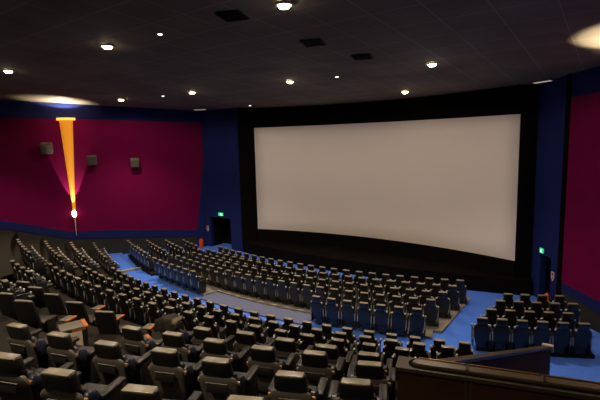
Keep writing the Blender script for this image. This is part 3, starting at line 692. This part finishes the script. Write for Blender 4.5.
# ------------------------------------------------------------------ unseen light box added at the back to light the screen evenly
PJ = Vector((0.2, -27.9, 9.3))
pj = thing('added_screen_light', 'grey light box added behind the seats to light the screen, out of the frame', 'added light', tuple(PJ))
bm = bmesh.new(); superbox(bm, -0.35, 0.35, -0.9, -0.12, -0.35, 0.35, 0.02); link_mesh('light_box_body', bm, 'speaker', pj)
bm = bmesh.new(); superbox(bm, -0.20, 0.20, -0.8, -0.2, -8.0-1.3, -0.36, 0.02); link_mesh('light_box_stand', bm, 'metal', pj)
dpl = 0.6                                           # mask plate, its opening trims the added beam to the screen
def mask_point(t, z):
    q = scr(t); v = Vector((q.x, q.y, z))-PJ; return PJ+v*(dpl/v.y)
gi = [mask_point(-1, ZB+0.03), mask_point(-0.5, ZB+0.03), mask_point(0, ZB+0.03), mask_point(0.5, ZB+0.03), mask_point(1, ZB+0.03), mask_point(1, ZB+H-0.03), mask_point(0.5, ZB+H-0.03), mask_point(0, ZB+H-0.03), mask_point(-0.5, ZB+H-0.03), mask_point(-1, ZB+H-0.03)]
gx = [(-1, -1), (-0.5, -1), (0, -1), (0.5, -1), (1, -1), (1, 1), (0.5, 1), (0, 1), (-0.5, 1), (-1, 1)]
bm = bmesh.new(); n = len(gi); vs_ = []
for dy in (0.0, 0.02):
    vs_.append([bm.verts.new((g.x-PJ.x, dpl+dy, g.z-PJ.z)) for g in gi]); vs_.append([bm.verts.new((x*0.62, dpl+dy, z*0.52-0.1)) for x, z in gx])
for k in range(n):
    j = (k+1) % n
    bm.faces.new((vs_[0][k], vs_[0][j], vs_[1][j], vs_[1][k])); bm.faces.new((vs_[2][k], vs_[2][j], vs_[3][j], vs_[3][k]))
    bm.faces.new((vs_[0][k], vs_[0][j], vs_[2][j], vs_[2][k])); bm.faces.new((vs_[1][k], vs_[1][j], vs_[3][j], vs_[3][k]))
link_mesh('mask_plate', bm, 'metal', pj)
bm = bmesh.new()
for (x0, x1, z0, z1) in ((-0.64, -0.61, -0.64, 0.44), (0.61, 0.64, -0.64, 0.44), (-0.64, 0.64, 0.41, 0.44), (-0.64, 0.64, -0.64, -0.61)): superbox(bm, x0, x1, -0.1, dpl+0.02, z0, z1, 0)
link_mesh('mask_hood', bm, 'metal', pj)
spot('added_screen_beam', tuple(PJ), 4900, 62, 0.05, (1.0, 0.82, 0.74), 0.012, (0, 1, -0.17))  # added beam, brightens the screen only

# ------------------------------------------------------------------ wall speakers, signs, extinguishers
def make_speaker():
    t = thing('wall_speaker', None, 'speaker')
    R = Matrix.Rotation(rad(-18), 3, 'X')
    bm = bmesh.new(); superbox(bm, -0.26, 0.26, 0.16, 0.50, -0.27, 0.27, 0.03, rot=R, piv=(0, 0.3, 0)); link_mesh('speaker_case', bm, 'speaker', t, smooth=True, angle=40)
    bm = bmesh.new(); superbox(bm, -0.23, 0.23, 0.495, 0.52, -0.24, 0.24, 0.01, rot=R, piv=(0, 0.3, 0)); link_mesh('grille', bm, 'speaker', t)
    bm = bmesh.new(); add_cyl(bm, (0.15, 0.50, 0.12), (0.15, 0.545, 0.105), 0.055, 0.055); link_mesh('tweeter', bm, 'grille', t)
    bm = bmesh.new(); superbox(bm, -0.05, 0.05, 0.0, 0.22, -0.06, 0.06, 0.01); superbox(bm, -0.12, 0.12, 0.0, 0.03, -0.16, 0.16, 0.008); link_mesh('bracket', bm, 'metal', t)
    return t
sp0 = None
for s, z, sc, d in ((-3.03, 6.78, 1.12, 'before the amber sconce'), (-0.70, 6.0, 1.0, 'just past the amber sconce'), (1.70, 5.76, 0.95, 'third, close to the screen')):
    if sp0 is None: sp0 = make_speaker(); o = sp0
    else: o = copy_thing(sp0, (0, 0, 0), 0)
    q = lw(s, z, 0.022); o.location = q; o.rotation_euler = (0, 0, math.atan2(DL.y, DL.x)+PI); o.scale = (sc,)*3
    tag(o, 'small boxy grey speaker on the magenta wall '+d, 'speaker', 'wall speakers')

def make_exit():
    t = thing('exit_sign', None, 'sign')
    bm = bmesh.new(); superbox(bm, -0.25, 0.25, 0.0, 0.07, -0.12, 0.12, 0.012); link_mesh('sign_case', bm, 'green', t)
    bm = bmesh.new()
    # running figure and door outline
    add_cyl(bm, (-0.02, 0.071, 0.065), (-0.02, 0.076, 0.065), 0.022, 0.022, 12)
    for (x0, z0, x1, z1) in ((-0.02, 0.04, -0.005, -0.02), (-0.005, -0.02, 0.045, -0.045), (0.045, -0.045, 0.04, -0.09), (-0.005, -0.02, -0.045, -0.06), (-0.045, -0.06, -0.09, -0.06), (-0.02, 0.03, 0.05, 0.01), (-0.02, 0.03, -0.07, 0.005)):
        add_cyl(bm, (x0, 0.073, z0), (x1, 0.073, z1), 0.012, 0.012, 6)
    superbox(bm, -0.21, -0.12, 0.071, 0.075, -0.09, 0.09, 0); link_mesh('running_figure', bm, 'greenwhite', t)
    return t
es = make_exit(); es.location = (-9.92, YB-0.002, 2.26); es.scale = (0.8, 1, 0.85); es.rotation_euler = (0, 0, PI)
tag(es, 'green lit exit sign above the dark doorway beside the magenta wall', 'sign', 'exit signs')
q = PA(0.78, 2.10, 0.002); o = copy_thing(es, q, math.atan2(NB.y, NB.x)-PI/2, 'green lit exit sign above the slim doorway by the extinguisher', 'exit signs'); o.scale = (0.42, 1, 0.8)

def make_ext():
    t = thing('fire_extinguisher', None, 'extinguisher')
    bm = bmesh.new(); add_loft(bm, [(0.0, 0, 0.20, 0.20), (0.01, 0, 0.23, 0.23), (0.40, 0, 0.23, 0.23), (0.46, 0, 0.17, 0.17), (0.50, 0, 0.07, 0.07)], e=2); link_mesh('cylinder_body', bm, 'red', t, smooth=True, angle=50)
    bm = bmesh.new(); add_cyl(bm, (0, 0, 0.49), (0, 0, 0.55), 0.03, 0.03, 12); superbox(bm, -0.02, 0.10, -0.015, 0.015, 0.55, 0.58, 0.004); link_mesh('handle', bm, 'metal', t)
    bm = bmesh.new()
    for a, b in zip([(0.05, 0, 0.53), (0.13, 0, 0.48), (0.15, 0, 0.30), (0.14, 0, 0.12)], [(0.13, 0, 0.48), (0.15, 0, 0.30), (0.14, 0, 0.12)]): add_cyl(bm, a, b, 0.014, 0.014, 8)
    link_mesh('hose', bm, 'metal', t)
    bm = bmesh.new(); superbox(bm, -0.10, 0.10, 0.09, 0.13, 0.25, 0.30, 0.005); link_mesh('wall_bracket', bm, 'metal', t)
    return t
ex = make_ext(); q = lw(5.45, 0.02, 0.24); ex.location = (q.x, q.y, 0.0); ex.rotation_euler = (0, 0, math.atan2(DL.y, DL.x)); ex.scale = (1.25, 1.25, 1.15)
tag(ex, 'red fire extinguisher mounted low beside the wide dark doorway and magenta wall', 'extinguisher', 'fire extinguishers')
q = PA(1.62, 0.10, 0.20); o = copy_thing(ex, (q.x, q.y, 0.10), math.atan2(DB.y, DB.x), 'red fire extinguisher mounted low beside the slim doorway next to the barrier-side wall', 'fire extinguishers'); o.scale = (1, 1, 1)
def make_ws():
    t = thing('wall_sign', None, 'sign')
    bm = bmesh.new(); add_prism(bm, [(-0.10, 0.18), (0.10, 0.18), (0.10, -0.08), (0.0, -0.20), (-0.10, -0.08)], 0, 0.015)
    for v in bm.verts: v.co = Vector((v.co.x, v.co.z, v.co.y))
    link_mesh('sign_plate', bm, 'white', t)
    bm = bmesh.new(); superbox(bm, -0.07, 0.07, 0.0155, 0.018, 0.02, 0.14, 0); superbox(bm, -0.03, 0.03, 0.0155, 0.018, -0.12, -0.02, 0); link_mesh('sign_mark', bm, 'redink', t)
    return t
s1 = make_ws(); s1.location = (-11.23, YB-0.002, 1.2); s1.rotation_euler = (0, 0, PI)
tag(s1, 'small white and red wall sign beside the wide dark doorway', 'sign', 'extinguisher signs')
q = PA(1.60, 1.27, 0.002); copy_thing(s1, q, math.atan2(NB.y, NB.x)-PI/2, 'small white and red wall sign above the extinguisher by slim doorway', 'extinguisher signs')

# ------------------------------------------------------------------ world and view
w = bpy.data.worlds.new('world'); SC.world = w; w.use_nodes = True
w.node_tree.nodes['Background'].inputs[0].default_value = (0.02, 0.02, 0.025, 1); w.node_tree.nodes['Background'].inputs[1].default_value = 0.05
vs = SC.view_settings; SC.display_settings.display_device = 'sRGB'
vs.view_transform = 'Standard'; vs.look = 'None'; vs.gamma = 1.0; vs.exposure = 0.0; vs.use_curve_mapping = False
SC.cycles.max_bounces = 8; SC.cycles.diffuse_bounces = 5; SC.cycles.sample_clamp_indirect = 3.0
SC.cycles.use_denoising = True
